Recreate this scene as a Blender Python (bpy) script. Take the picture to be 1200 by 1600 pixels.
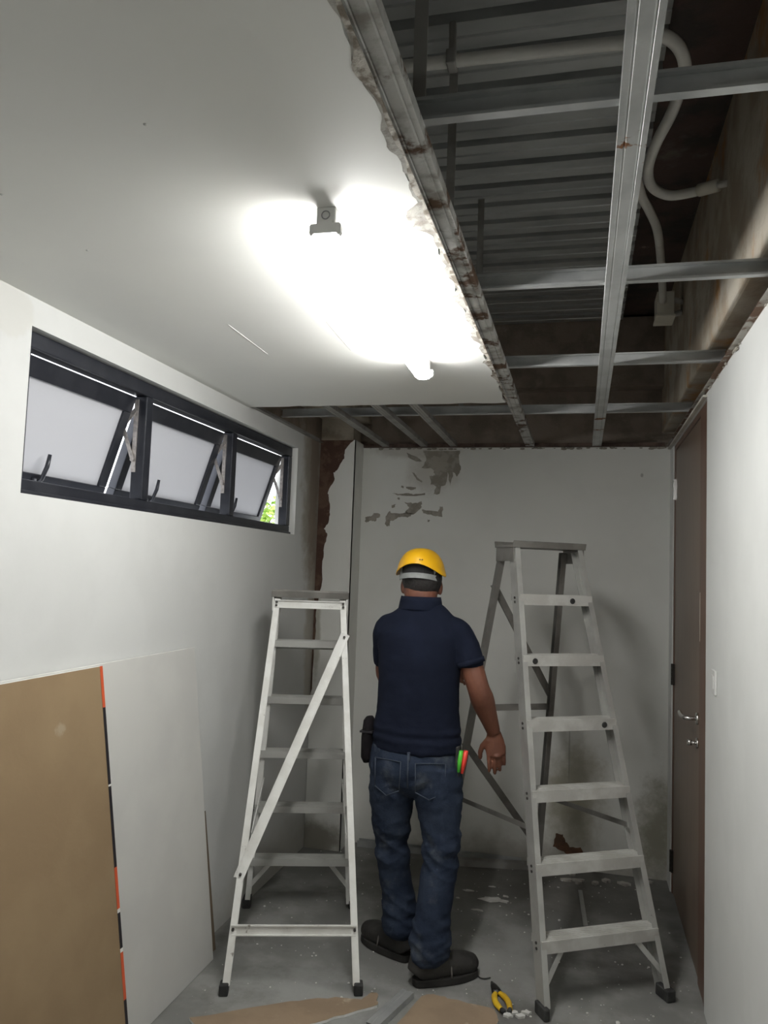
import bpy, bmesh, math, random
from mathutils import Vector, Matrix, noise
random.seed(7)
for o in list(bpy.data.objects): bpy.data.objects.remove(o, do_unlink=True)
S = bpy.context.scene
COL = S.collection

# ------------------------------------------------------------------ camera
F, YAW, PIT, ROLL, EYE = 1232.5, .24737, .07505, .03594, 1.6
fw = Vector((-math.sin(YAW)*math.cos(PIT), math.cos(YAW)*math.cos(PIT), math.sin(PIT)))
rt = Vector((math.cos(YAW), math.sin(YAW), 0)); up = rt.cross(fw)
c_, s_ = math.cos(ROLL), math.sin(ROLL)
cx_ = c_*rt + s_*up; cy_ = -s_*rt + c_*up
cam = bpy.data.cameras.new('camera'); camo = bpy.data.objects.new('camera', cam); COL.objects.link(camo)
m3 = Matrix((cx_, cy_, -fw)).transposed()
camo.matrix_world = Matrix.Translation((0, 0, EYE)) @ m3.to_4x4()
cam.sensor_fit = 'VERTICAL'; cam.sensor_height = 32; cam.sensor_width = 24; cam.lens = F/1600*32
cam.clip_start = .02
S.camera = camo
# ------------------------------------------------------------------ world and exposure
W = bpy.data.worlds.new('overcast_sky'); S.world = W; W.use_nodes = True
bg = W.node_tree.nodes['Background']; bg.inputs[0].default_value = (.92, .95, 1, 1); bg.inputs[1].default_value = 4.0
S.view_settings.view_transform = 'Standard'; S.view_settings.look = 'None'
S.view_settings.gamma = 1; S.view_settings.use_curve_mapping = False
S.view_settings.exposure = 0
LAMP = 98.0          # radiance of the batten diffusers
LAMP_FILL = 50.0  # unseen batten added to supply light from behind the viewer

# ------------------------------------------------------------------ helpers: materials
def nd(nt, t, **kw):
    n = nt.nodes.new(t)
    for k, v in kw.items(): setattr(n, k, v)
    return n
def lk(nt, a, b): nt.links.new(a, b)
def ramp(nt, src, a, b):
    r = nd(nt, 'ShaderNodeMapRange'); r.interpolation_type = 'SMOOTHSTEP'
    r.inputs[1].default_value = a; r.inputs[2].default_value = b
    lk(nt, src, r.inputs[0]); return r.outputs[0]
def mixc(nt, fac, a, b):
    m = nd(nt, 'ShaderNodeMix', data_type='RGBA')
    if isinstance(fac, (int, float)): m.inputs[0].default_value = fac
    else: lk(nt, fac, m.inputs[0])
    for i, v in ((6, a), (7, b)):
        if isinstance(v, tuple): m.inputs[i].default_value = (*v[:3], 1)
        else: lk(nt, v, m.inputs[i])
    return m.outputs[2]
def nz(nt, vec, scale, detail=4, rough=.55, dist=0):
    n = nd(nt, 'ShaderNodeTexNoise'); n.inputs['Scale'].default_value = scale
    n.inputs['Detail'].default_value = detail; n.inputs['Roughness'].default_value = rough
    n.inputs['Distortion'].default_value = dist
    lk(nt, vec, n.inputs['Vector']); return n.outputs[0]
def mat(name, c, c2=None, scale=8, lo=.42, hi=.62, rough=.6, metal=0, bump=0, bscale=60, c3=None, s3=3, lo3=.55, hi3=.7,
        stretch=(1, 1, 1), stains=(), spec=.5, world=False, sheen=0, rough2=None):
    m = bpy.data.materials.new(name); m.use_nodes = True; nt = m.node_tree
    b = nt.nodes['Principled BSDF']
    b.inputs['Roughness'].default_value = rough; b.inputs['Metallic'].default_value = metal
    b.inputs['Specular IOR Level'].default_value = spec
    if sheen: b.inputs['Sheen Weight'].default_value = sheen
    if world: vec0 = nd(nt, 'ShaderNodeNewGeometry').outputs['Position']
    else: vec0 = nd(nt, 'ShaderNodeTexCoord').outputs['Object']
    mp = nd(nt, 'ShaderNodeMapping'); mp.inputs['Scale'].default_value = stretch; lk(nt, vec0, mp.inputs['Vector']); vec = mp.outputs[0]
    col = (*c, 1)
    if c2: 
        f = ramp(nt, nz(nt, vec, scale), lo, hi); col = mixc(nt, f, c, c2)
    if c3:
        f = ramp(nt, nz(nt, vec, s3, 6, .65), lo3, hi3); col = mixc(nt, f, col if not isinstance(col, tuple) else c, c3)
        if rough2 is not None:
            r = nd(nt, 'ShaderNodeMapRange'); lk(nt, f, r.inputs[0]); r.inputs[3].default_value = rough; r.inputs[4].default_value = rough2
            lk(nt, r.outputs[0], b.inputs['Roughness'])
    for (ce, ra, sc, edge, amp, ns, op) in stains:       # centre, radii, colour, edge softness, raggedness, noise scale, opacity
        s = nd(nt, 'ShaderNodeVectorMath', operation='SUBTRACT'); lk(nt, vec0, s.inputs[0]); s.inputs[1].default_value = ce
        d = nd(nt, 'ShaderNodeVectorMath', operation='DIVIDE'); lk(nt, s.outputs[0], d.inputs[0]); d.inputs[1].default_value = ra
        l = nd(nt, 'ShaderNodeVectorMath', operation='LENGTH'); lk(nt, d.outputs[0], l.inputs[0])
        n_ = nz(nt, vec0, ns, 6, .7)
        a = nd(nt, 'ShaderNodeMath', operation='MULTIPLY_ADD'); lk(nt, n_, a.inputs[0]); a.inputs[1].default_value = amp; lk(nt, l.outputs['Value'], a.inputs[2])
        f = ramp(nt, a.outputs[0], 1+amp*.5, 1+amp*.5-edge)
        k = nd(nt, 'ShaderNodeMath', operation='MULTIPLY'); lk(nt, f, k.inputs[0]); k.inputs[1].default_value = op
        col = mixc(nt, k.outputs[0], col if not isinstance(col, tuple) else c, sc)
    if isinstance(col, tuple): b.inputs['Base Color'].default_value = col
    else: lk(nt, col, b.inputs['Base Color'])
    if bump:
        bn = nd(nt, 'ShaderNodeBump'); bn.inputs['Strength'].default_value = bump; bn.inputs['Distance'].default_value = .01
        lk(nt, nz(nt, vec, bscale, 5, .6), bn.inputs['Height']); lk(nt, bn.outputs[0], b.inputs['Normal'])
    return m
def emit(name, c, s):
    m = bpy.data.materials.new(name); m.use_nodes = True; nt = m.node_tree; b = nt.nodes['Principled BSDF']
    b.inputs['Base Color'].default_value = (.9, .9, .9, 1)
    b.inputs['Emission Color'].default_value = (*c, 1); b.inputs['Emission Strength'].default_value = s
    return m

# ------------------------------------------------------------------ helpers: meshes
class MB:
    def __init__(self): self.v = []; self.f = []
    def add(self, vs, fs):
        n = len(self.v); self.v += [tuple(v) for v in vs]; self.f += [tuple(i+n for i in f) for f in fs]; return self
    def box(self, x0, x1, y0, y1, z0, z1, M=None):
        vs = [Vector((x, y, z)) for z in (z0, z1) for y in (y0, y1) for x in (x0, x1)]
        if M: vs = [M @ v for v in vs]
        return self.add(vs, [(0, 2, 3, 1), (4, 5, 7, 6), (0, 1, 5, 4), (2, 6, 7, 3), (0, 4, 6, 2), (1, 3, 7, 5)])
    def hexa(self, p):   # 8 points: bottom 4 ccw, top 4
        return self.add(p, [(3, 2, 1, 0), (4, 5, 6, 7), (0, 1, 5, 4), (1, 2, 6, 5), (2, 3, 7, 6), (3, 0, 4, 7)])
    def prism(self, poly, A, B, u, w):  # closed 2D polygon (list of (a,b)) swept from A to B in the frame u,w
        A, B, u, w = Vector(A), Vector(B), Vector(u), Vector(w); n = len(poly)
        vs = [A+u*a+w*b for a, b in poly] + [B+u*a+w*b for a, b in poly]
        fs = [tuple(range(n-1, -1, -1)), tuple(range(n, 2*n))] + [(i, (i+1) % n, n+(i+1) % n, n+i) for i in range(n)]
        return self.add(vs, fs)
    def bar(self, A, B, w, h, ref=(0, 0, 1)):   # rectangular bar
        A, B = Vector(A), Vector(B); t = (B-A).normalized(); ref = Vector(ref)
        u = ref.cross(t).normalized(); k = t.cross(u)
        return self.prism([(-w/2, -h/2), (w/2, -h/2), (w/2, h/2), (-w/2, h/2)], A, B, u, k)
    def tube(self, pts, rad, n=12, ref=None, cap=True):   # rad: number or list of numbers / (a,b)
        pts = [Vector(p) for p in pts]; m = len(pts)
        if not isinstance(rad, (list, tuple)): rad = [rad]*m
        vs = []; u = None
        for i, p in enumerate(pts):
            t = (pts[min(i+1, m-1)]-pts[max(i-1, 0)]).normalized()
            if ref is not None: u = Vector(ref)
            elif u is None: u = Vector((1, 0, 0)) if abs(t.x) < .8 else Vector((0, 1, 0))
            u = (u-t*u.dot(t)).normalized(); k = t.cross(u)
            a, b = rad[i] if isinstance(rad[i], (list, tuple)) else (rad[i], rad[i])
            for j in range(n):
                th = 2*math.pi*j/n; vs.append(p+u*a*math.cos(th)+k*b*math.sin(th))
        fs = [(i*n+j, i*n+(j+1) % n, (i+1)*n+(j+1) % n, (i+1)*n+j) for i in range(m-1) for j in range(n)]
        if cap: fs += [tuple(range(n-1, -1, -1)), tuple(range((m-1)*n, m*n))]
        return self.add(vs, fs)
    def ell(self, c, r, n=20, m=12, M=None):
        vs = [Vector((0, 0, 1))]+[Vector((math.sin(math.pi*i/m)*math.cos(2*math.pi*j/n), math.sin(math.pi*i/m)*math.sin(2*math.pi*j/n), math.cos(math.pi*i/m))) for i in range(1, m) for j in range(n)]+[Vector((0, 0, -1))]
        out = []
        for v in vs:
            q = Vector((v.x*r[0], v.y*r[1], v.z*r[2]))
            if M: q = M @ q
            out.append(q+Vector(c))
        fs = [(0, 1+j, 1+(j+1) % n) for j in range(n)]
        fs += [(1+(i-1)*n+j, 1+i*n+j, 1+i*n+(j+1) % n, 1+(i-1)*n+(j+1) % n) for i in range(1, m-1) for j in range(n)]
        L = 1+(m-1)*n
        fs += [(L, 1+(m-2)*n+(j+1) % n, 1+(m-2)*n+j) for j in range(n)]
        return self.add(out, fs)
    def mesh(self, name):
        me = bpy.data.meshes.new(name); me.from_pydata(self.v, [], self.f); me.validate()
        bm = bmesh.new(); bm.from_mesh(me); bmesh.ops.recalc_face_normals(bm, faces=bm.faces); bm.to_mesh(me); bm.free()
        return me
    def build(self, name, m, parent=None, smooth=False, bevel=0, seg=2):
        return link(name, self.mesh(name), m, parent, smooth, bevel, seg)
def link(name, me, m, parent=None, smooth=False, bevel=0, seg=2):
    o = bpy.data.objects.new(name, me); COL.objects.link(o); me.materials.append(m)
    if parent: o.parent = parent
    if smooth:
        for p in me.polygons: p.use_smooth = True
    if bevel:
        b = o.modifiers.new('bevel', 'BEVEL'); b.width = bevel; b.segments = seg; b.limit_method = 'ANGLE'; b.angle_limit = .6
    return o
def empty(name, loc=(0, 0, 0), rz=0):
    o = bpy.data.objects.new(name, None); COL.objects.link(o); o.location = loc; o.rotation_euler = (0, 0, rz); return o
def tag(o, label, cat=None, group=None, kind=None):
    o['label'] = label
    if cat: o['category'] = cat
    if group: o['group'] = group
    if kind: o['kind'] = kind
    return o
def struct(o, label): return tag(o, label, None, None, 'structure')
def flatpoly(mb, pts, fn, thick):   # polygon pts (a,b) -> fn(a,b,h), thickness thick
    n = len(pts)
    a = [fn(p[0], p[1], 0) for p in pts]; b = [fn(p[0], p[1], thick) for p in pts]
    return mb.add(a+b, [tuple(range(n-1, -1, -1)), tuple(range(n, 2*n))]+[(i, (i+1) % n, n+(i+1) % n, n+i) for i in range(n)])
def roughen(pts, amp, sub=4, seed=1, closed=True):   # subdivide and jitter an outline
    r = random.Random(seed); out = []; n = len(pts)
    for i in range(n if closed else n-1):
        a = Vector(pts[i]); b = Vector(pts[(i+1) % n])
        for k in range(sub):
            p = a.lerp(b, k/sub)
            out.append((p.x+r.uniform(-amp, amp), p.y+r.uniform(-amp, amp)))
    if not closed: out.append(tuple(pts[-1]))
    return out

# ------------------------------------------------------------------ dimensions of the room
XL, XR, YB, YF, ZC, ZD = -1.53, .47, 4.62, -2.4, 2.345, 3.05
WY0, WY1, WZ0, WZ1 = 1.888, 4.072, 1.783, 2.262           # window opening
DY0, DY1, DZ = 3.29, 4.47, 2.33                            # door opening

paint = (.70, .70, .67)
M_left = mat('paint_left_wall', (.61, .615, .60), (.585, .59, .575), 3, rough=.55, bump=.05, bscale=25, world=True, stains=[
    ((XL, 1.80, 2.28), (.3, .10, .085), (.56, .555, .52), .25, .7, 14, .7),
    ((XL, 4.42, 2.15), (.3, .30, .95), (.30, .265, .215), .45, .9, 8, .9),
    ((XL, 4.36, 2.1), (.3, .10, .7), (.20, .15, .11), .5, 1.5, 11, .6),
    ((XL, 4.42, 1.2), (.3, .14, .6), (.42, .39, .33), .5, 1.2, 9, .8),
    ((XL, 3.9, .0), (.3, .9, .28), (.40, .38, .33), .6, .9, 6, .55)])
M_back = mat('paint_back_wall', (.73, .73, .69), (.70, .70, .66), 2.5, rough=.6, bump=.06, bscale=25, world=True, stains=[
    ((-.88, YB, 2.2), (.2, .3, .17), (.42, .385, .34), .7, 1.0, 12, .55),
    ((-1.0, YB, 2.33), (.35, .3, .06), (.40, .37, .32), .6, 1.0, 9, .6),
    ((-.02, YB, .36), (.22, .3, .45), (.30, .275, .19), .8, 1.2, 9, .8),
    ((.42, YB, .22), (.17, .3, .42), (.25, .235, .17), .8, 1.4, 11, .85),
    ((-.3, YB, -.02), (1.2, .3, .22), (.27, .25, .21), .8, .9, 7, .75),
    ((-.05, YB, .62), (.006, .3, .2), (.28, .27, .23), .5, .2, 5, .6),
    ((.32, YB, 2.19), (.01, .3, .015), (.3, .29, .27), .5, .3, 20, .7)])
M_right = mat('paint_right_wall', (.72, .73, .71), (.69, .70, .68), 3, rough=.5, bump=.05, bscale=22, world=True)
M_ceil = mat('ceiling_paint', (.70, .70, .665), (.68, .68, .65), 2, rough=.6, bump=.03, bscale=30, world=True)
M_gyp = mat('torn_gypsum', (.50, .47, .42), (.17, .14, .105), 26, .4, .55, rough=.9, bump=.4, bscale=90, world=True)
M_floor = mat('concrete_floor', (.175, .175, .165), (.26, .26, .245), 5, .4, .7, rough=.75, bump=.15, bscale=40, c3=(.115, .11, .10), s3=2.2, lo3=.5, hi3=.72, world=True, stains=[
    ((-.95, 2.95, 0), (.5, .3, .3), (.34, .345, .33), .8, 1.4, 6, .7), ((-.3, 3.4, 0), (.25, .4, .3), (.31, .31, .295), .8, 1.4, 6, .6), ((-.8, 3.05, 0), (.3, .06, .3), (.10, .10, .095), .9, 1.2, 5, .5),
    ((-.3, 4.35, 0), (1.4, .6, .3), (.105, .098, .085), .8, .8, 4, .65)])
M_conc = mat('raw_concrete', (.27, .22, .18), (.19, .155, .125), 6, rough=.9, bump=.5, bscale=30, c3=(.34, .29, .24), s3=3, world=True)
M_beam = mat('rough_brown_beam', (.46, .42, .35), (.34, .28, .21), 5, rough=.9, bump=.6, bscale=26, c3=(.40, .21, .07), s3=2.2, lo3=.53, hi3=.68, world=True)
M_slab = mat('dark_slab', (.10, .065, .055), (.055, .045, .04), 5, rough=.9, bump=.6, bscale=25, c3=(.16, .13, .11), s3=4, world=True)
M_mason = mat('exposed_masonry', (.085, .045, .032), (.13, .08, .055), 14, .45, .6, rough=.95, bump=.9, bscale=45, c3=(.20, .14, .10), s3=16, lo3=.62, hi3=.72, world=True)
M_render = mat('peeled_render', (.27, .25, .21), (.36, .33, .285), 25, rough=.9, bump=.3, bscale=60, world=True)

# ------------------------------------------------------------------ floor, walls
FL = MB().box(XL-.15, XR+.15, YF-.15, YB+.15, -.1, 0).build('floor', M_floor); struct(FL, 'grey dusty concrete floor')
w = MB()
w.box(XL-.12, XL, YF, WY0, 0, ZC+.01); w.box(XL-.12, XL, WY1, YB, 0, ZC+.01)
w.box(XL-.12, XL, WY0, WY1, 0, WZ0); w.box(XL-.12, XL, WY0, WY1, WZ1, ZC+.01)
struct(w.build('wall_left', M_left), 'white painted wall with the strip window')
WB = MB().box(XL-.12, XR+.14, YB, YB+.12, 0, ZC+.005).build('wall_back', M_back); struct(WB, 'white far wall with peeled grey patches')
w = MB()
w.box(XR, XR+.14, YF, DY0, 0, ZC+.005); w.box(XR, XR+.14, DY1, YB, 0, ZC+.005); w.box(XR, XR+.14, DY0, DY1, DZ, ZC+.005)
WR = w.build('wall_right', M_right); struct(WR, 'clean white painted wall beside the brown door')
struct(MB().box(XL-.12, XR+.14, YF-.12, YF, 0, ZD+.1).build('wall_front', M_right), 'white wall behind the viewer')
# upper shell, above the ceiling line
struct(MB().box(XL-.12, XL-.005, YF, YB+.12, ZC+.01, ZD+.1).build('wall_left_upper', M_conc), 'bare brown wall above the ceiling on the window side')
ub = MB().box(XL-.005, XR+.14, YB+.03, YB+.12, ZC+.005, ZD+.1)
ub.box(XL-.005, XR+.1, YB-.10, YB+.03, 2.68, ZD+.02)
struct(ub.build('wall_back_upper', M_conc), 'bare brown concrete above the far wall')
rb = MB().box(.425, XR+.14, YF, YB+.03, 2.43, ZD+.05)
struct(rb.build('beam_right', M_beam, bevel=.008), 'rough brown concrete beam above the right wall')
struct(MB().box(XR+.02, XR+.14, YF, YB, ZC+.005, 2.43).build('wall_right_upper', M_conc), 'grey strip of wall above the right wall head')
lb = MB().box(XL-.005, -1.27, YF, YB+.03, 2.50, ZD+.05)
struct(lb.build('beam_left', mat('pale_rough_beam', (.50, .45, .37), (.32, .27, .21), 7, rough=.9, bump=.5, bscale=28, world=True), bevel=.008), 'pale rough concrete beam above the window wall')
struct(MB().box(.19, .43, YF, YB+.03, ZD+.04, ZD+.12).build('slab', M_slab), 'dark reddish slab soffit beside the metal deck')

# corrugated metal deck
M_deck = mat('galvanised_deck', (.52, .535, .53), (.36, .37, .37), 4, .35, .7, rough=.42, metal=.6, bump=.05, bscale=20, stretch=(.6, 2, 1), world=True)
prof = []; y = YF-.05; pitch = .152
while y < YB+.03:
    prof += [(y, .0), (y+.048, 0), (y+.051, .006), (y+.057, .006), (y+.060, 0), (y+.108, 0), (y+.114, .05), (y+.142, .05), (y+.148, 0)]; y += pitch
top = [(a, .07) for a, b in (prof[-1], prof[0])]
dk = MB().prism(prof+top, (XL-.0, 0, ZD), (.20, 0, ZD), (0, 1, 0), (0, 0, 1))
struct(dk.build('roof_deck', M_deck), 'dark corrugated galvanised metal deck above the ceiling frame')

# ------------------------------------------------------------------ ceiling panel
r = random.Random(3)
edge = []; y = YF
while y < 3.36:
    edge.append((-.331+r.uniform(-.006, .004)+.006*noise.noise((y*7, 0, 0)), y)); y += .035
far = []; x = -.33
while x > XL:
    far.append((x, 3.385+r.uniform(-.004, .004)+.012*noise.noise((x*9, 3, 0)))); x -= .05
outl = edge+far+[(XL, 3.385), (XL, YF)]
CE = flatpoly(MB(), outl, lambda a, b, h: (a, b, ZC+h), .009).build('ceiling', M_ceil); struct(CE, 'white plasterboard ceiling with a torn right edge')
def torn(y0, y1, wmin, wmax, step, seed, m, z, base=-.322):
    r = random.Random(seed); L = []; y = y0
    while y < y1:
        k = abs(noise.noise((y*6, seed, 0)))**1.0*1.7
        L.append((base-(wmin+(wmax-wmin)*min(1, k)*r.uniform(.6, 1)), y)); y += step*r.uniform(.6, 1.4)
    return flatpoly(MB(), L+[(base+.004, y1), (base+.004, y0)], lambda a, b, h: (a, b, z-h), .0012).build('torn_edge', m, CE)
torn(YF+.01, 2.75, .006, .055, .018, 5, mat('torn_paper_grey', (.40, .385, .35), (.24, .22, .19), 28, rough=.95, bump=.4, bscale=80, world=True), ZC-.0002)
torn(YF+.01, 3.36, .0, .022, .013, 11, M_gyp, ZC-.0016)
M_line = mat('pencil_grey', (.45, .45, .43), rough=.8); M_wline = mat('filler_white', (.9, .9, .88), rough=.8)
for a, b, m in (((-1.075, 2.202), (-1.081, 2.531), M_wline), ((-.76, 2.213), (-.774, 2.52), M_line)):
    MB().bar((*a, ZC-.0002), (*b, ZC-.0002), .0022, .001).build('joint_line', m, CE)
for a, b in ((-.734, 1.148), (-1.167, 1.613), (-1.171, 1.326), (-1.1, .95)):
    MB().ell((a, b, ZC), (.004, .004, .002), 8, 6).build('nail_spot', M_line, CE)

# ------------------------------------------------------------------ corner pilaster
PI_X, PI_Y = -1.31, 4.44
pil = MB().box(XL, PI_X-.004, PI_Y+.012, YB, 0, 2.37).build('wall_pilaster', M_mason); struct(pil, 'corner pilaster with plaster broken off to dark masonry')
rag = [(-1.317, 2.372), (-1.357, 2.335), (-1.376, 2.3), (-1.378, 2.26), (-1.4, 2.226), (-1.416, 2.191), (-1.437, 2.174), (-1.432, 2.128), (-1.471, 2.059), (-1.46, 2.025), (-1.451, 1.939), (-1.457, 1.876), (-1.482, 1.841), (-1.46, 1.802), (-1.477, 1.733), (-1.484, 1.65), (-1.482, 1.503), (-1.50, 1.44), (-1.512, 1.351), (-1.510, 1.239), (-1.517, 1.108), (-1.520, .9), (-1.529, .8), (-1.529, 0)]
rag2 = roughen(rag, .003, 4, 4, False)
M_pil = mat('paint_pilaster', (.73, .73, .69), (.70, .70, .66), 3, rough=.6, bump=.06, bscale=25, world=True, stains=[
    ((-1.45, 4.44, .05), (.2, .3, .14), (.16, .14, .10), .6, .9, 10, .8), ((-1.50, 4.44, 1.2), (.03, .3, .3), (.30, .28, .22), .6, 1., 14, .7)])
flatpoly(MB(), [(PI_X, 2.37)]+rag2+[(PI_X, 0)], lambda a, b, h: (a, PI_Y+h, b), .0125).build('plaster_skin', M_pil, pil)
MB().box(PI_X-.004, PI_X, PI_Y, YB, 0, 2.37).build('plaster_skin', M_back, pil)

MB().box(XL, PI_X-.02, PI_Y+.02, YB, 2.37, 2.515).build('column_head', bpy.data.materials['pale_rough_beam'], pil)
# peeled patches on the far wall
PATCH = dict(
A=[(-0.939, 2.332), (-0.714, 2.332), (-0.722, 2.277), (-0.705, 2.222), (-0.725, 2.174), (-0.75, 2.204), (-0.766, 2.113), (-0.781, 2.204), (-0.797, 2.125), (-0.821, 2.119), (-0.832, 2.07), (-0.868, 2.069), (-0.852, 2.118), (-0.883, 2.13), (-0.89, 2.179), (-0.86, 2.185), (-0.873, 2.222), (-0.942, 2.228), (-0.915, 2.271), (-0.926, 2.308)],
B=[(-1.04, 2.018), (-0.99, 2.016), (-0.935, 2.023), (-0.94, 1.983), (-0.982, 1.946), (-1.038, 1.957), (-1.014, 1.988)],
C=[(-1.155, 1.875), (-1.157, 1.931), (-1.133, 1.965), (-1.107, 1.95), (-1.026, 1.957), (-0.988, 1.949), (-1.019, 1.927), (-1.069, 1.929), (-1.106, 1.91), (-1.127, 1.904), (-1.129, 1.876)],
D=[(-1.283, 1.897), (-1.278, 1.928), (-1.239, 1.935), (-1.231, 1.954), (-1.189, 1.942), (-1.195, 1.927), (-1.213, 1.917), (-1.216, 1.899), (-1.238, 1.904), (-1.27, 1.895)],
E=[(-1.118, 2.076), (-1.086, 2.07), (-1.017, 2.074), (-0.992, 2.068), (-0.918, 2.076), (-0.918, 2.065), (-0.992, 2.057), (-1.054, 2.06), (-1.086, 2.061)],
F=[(-1.037, 2.112), (-0.975, 2.111), (-0.975, 2.099), (-1.006, 2.094), (-1.031, 2.101)],
G=[(-0.933, 1.977), (-0.834, 1.964), (-0.823, 1.997), (-0.805, 1.994), (-0.812, 1.934), (-0.864, 1.939), (-0.927, 1.959)],
H=[(-1.003, 2.203), (-0.984, 2.197), (-0.964, 2.166), (-0.933, 2.148), (-0.939, 2.141), (-0.97, 2.155)],
I=[(-1.038, 2.32), (-0.975, 2.296), (-0.937, 2.268), (-0.974, 2.265), (-1.025, 2.289)],
J=[(-1.063, 2.12), (-1.047, 2.117), (-1.053, 2.104), (-1.065, 2.109)], K=[(-1.085, 2.049), (-1.07, 2.046), (-1.075, 2.033), (-1.086, 2.037)],
L=[(-1.121, 1.999), (-1.096, 2.007), (-1.102, 1.987), (-1.118, 1.985)], M=[(-0.896, 1.917), (-0.882, 1.914), (-0.886, 1.902), (-0.897, 1.905)])
for i, (k, p) in enumerate(PATCH.items()):
    q = roughen(p, .004 if k in 'ABCDG' else .002, 4, i)
    flatpoly(MB(), q, lambda a, b, h: (a, YB-.0004-h, b), .0006).build('peeled_patch', M_render, WB)
HOLE = [(-0.116, 0.182), (-0.077, 0.18), (-0.06, 0.143), (-0.037, 0.117), (0.021, 0.12), (0.037, 0.093), (-0.036, 0.072), (-0.082, 0.092), (-0.128, 0.109)]
flatpoly(MB(), roughen(HOLE, .003, 4, 9), lambda a, b, h: (a, YB-.0004-h, b), .0006).build('peeled_patch', mat('bare_brick_brown', (.13, .065, .035), (.09, .05, .03), 25, rough=.9, bump=.4, world=True), WB)

# ------------------------------------------------------------------ ceiling frame of steel channels
M_galv = mat('galvanised_steel', (.50, .51, .50), (.40, .41, .41), 9, .35, .65, rough=.42, metal=.55, bump=.04, bscale=30, world=True)
M_rust = mat('rusty_steel', (.48, .48, .46), (.26, .245, .22), 16, .45, .66, rough=.6, metal=.35, bump=.2, bscale=40, c3=(.10, .058, .034), s3=7, lo3=.52, hi3=.6, world=True, rough2=.9)
M_rust2 = mat('spotted_rusty_steel', (.50, .51, .50), (.42, .43, .42), 9, rough=.45, metal=.5, bump=.1, bscale=40, c3=(.22, .10, .045), s3=5, lo3=.64, hi3=.67, world=True, rough2=.9)
M_dirty = mat('dirty_steel', (.36, .35, .33), (.26, .25, .23), 9, rough=.6, metal=.4, bump=.1, bscale=40, world=True)
CF = empty('ceiling_frame', (0, 0, ZC)); tag(CF, 'exposed grid of galvanised steel ceiling channels hung under the metal deck', 'ceiling frame')
def inCF(o):
    o.parent = CF; o.matrix_parent_inverse = Matrix.Translation((0, 0, -ZC)); return o
ZF = ZC+.0095
def furring(x, m, y0=YF, y1=YB-.01, wd=.05):
    h, t = .024, .0015; a = wd/2
    p = [(-a, h), (-a, 0), (-a+.010, 0), (-a+.012, .002), (-a+.015, 0), (a-.015, 0), (a-.012, .002), (a-.010, 0), (a, 0), (a, h), (a-t, h), (a-t, t*2), (-a+t, t*2), (-a+t, h)]
    return inCF(MB().prism(p, (x, y0, ZF), (x, y1, ZF), (1, 0, 0), (0, 0, 1)).build('furring_channel', m))
e = furring(-.303, M_rust); furring(.072, M_rust2)
for x in (-.75, -.93, -1.167): furring(x, M_dirty, y0=(YF if x != -.93 else 2.6), wd=.04)
def cross(yc, x0, x1, m=None, z=ZF+.0245):
    h, d, t = .042, .016, .0016
    p = [(-d, 0), (d*.3, 0), (d*.3, h), (-d, h), (-d, h-.006), (-d+t, h-.006), (-d+t, h-t), (d*.3-t, h-t), (d*.3-t, t), (-d+t, t), (-d+t, .006), (-d, .006)]
    return inCF(MB().prism(p, (x0, yc, z), (x1, yc, z), (0, 1, 0), (0, 0, 1)).build('cross_channel', m or M_galv))
for yc in (-.35, .47, 1.293, 2.115, 2.94, 3.80): cross(yc, XL+.005, XR+.01)
# hanger straps
for x, yc in ((-.292, 1.300), (-.377, 2.122), (-.40, 2.947), (-.59, 3.807), (-1.0, 3.807), (-.292, .477)):
    inCF(MB().box(x-.012, x+.012, yc, yc+.0025, ZF+.03, ZD+.004).build('hanger_strap', M_dirty))
# wall angles
def angle(A, B, inw, m):
    return inCF(MB().prism([(0, 0), (.022, 0), (.022, .0015), (.0015, .0015), (.0015, .024), (0, .024)], A, B, inw, (0, 0, 1)).build('wall_angle', m))
M_ang = mat('rusted_angle', (.42, .40, .36), (.30, .27, .23), 12, rough=.8, metal=.2, bump=.3, bscale=50, c3=(.13, .07, .04), s3=5, lo3=.48, hi3=.56, world=True)
angle((XR-.001, YF, ZF-.003), (XR-.001, YB-.03, ZF-.003), (-1, 0, 0), M_ang)
angle((XL+.001, 3.40, ZF-.003), (XL+.001, PI_Y-.01, ZF-.003), (1, 0, 0), M_dirty)
angle((PI_X+.01, YB-.001, ZF-.003), (XR-.03, YB-.001, ZF-.003), (0, -1, 0), mat('dark_rusted_angle', (.16, .11, .085), (.09, .06, .05), 14, rough=.9, bump=.4, bscale=50, world=True))
# plaster crumbs clinging to the far and right wall heads
r = random.Random(21); cr = MB()
for i in range(70):
    x = r.uniform(PI_X, XR-.03); s = r.uniform(.003, .012); cr.ell((x, YB-.006, ZC-.002+r.uniform(-.004, .004)), (s*1.5, s*.6, s*.6), 6, 4)
o = cr.build('plaster_crumbs', M_render, WB); o['kind'] = 'stuff'; cr = MB()
for i in range(40):
    y = r.uniform(2.0, 4.5); s = r.uniform(.003, .010); cr.ell((XR-.006, y, ZC-.002+r.uniform(-.003, .006)), (s*.6, s*1.5, s*.7), 6, 4)
o = cr.build('plaster_crumbs', M_render, WR); o['kind'] = 'stuff'

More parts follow.
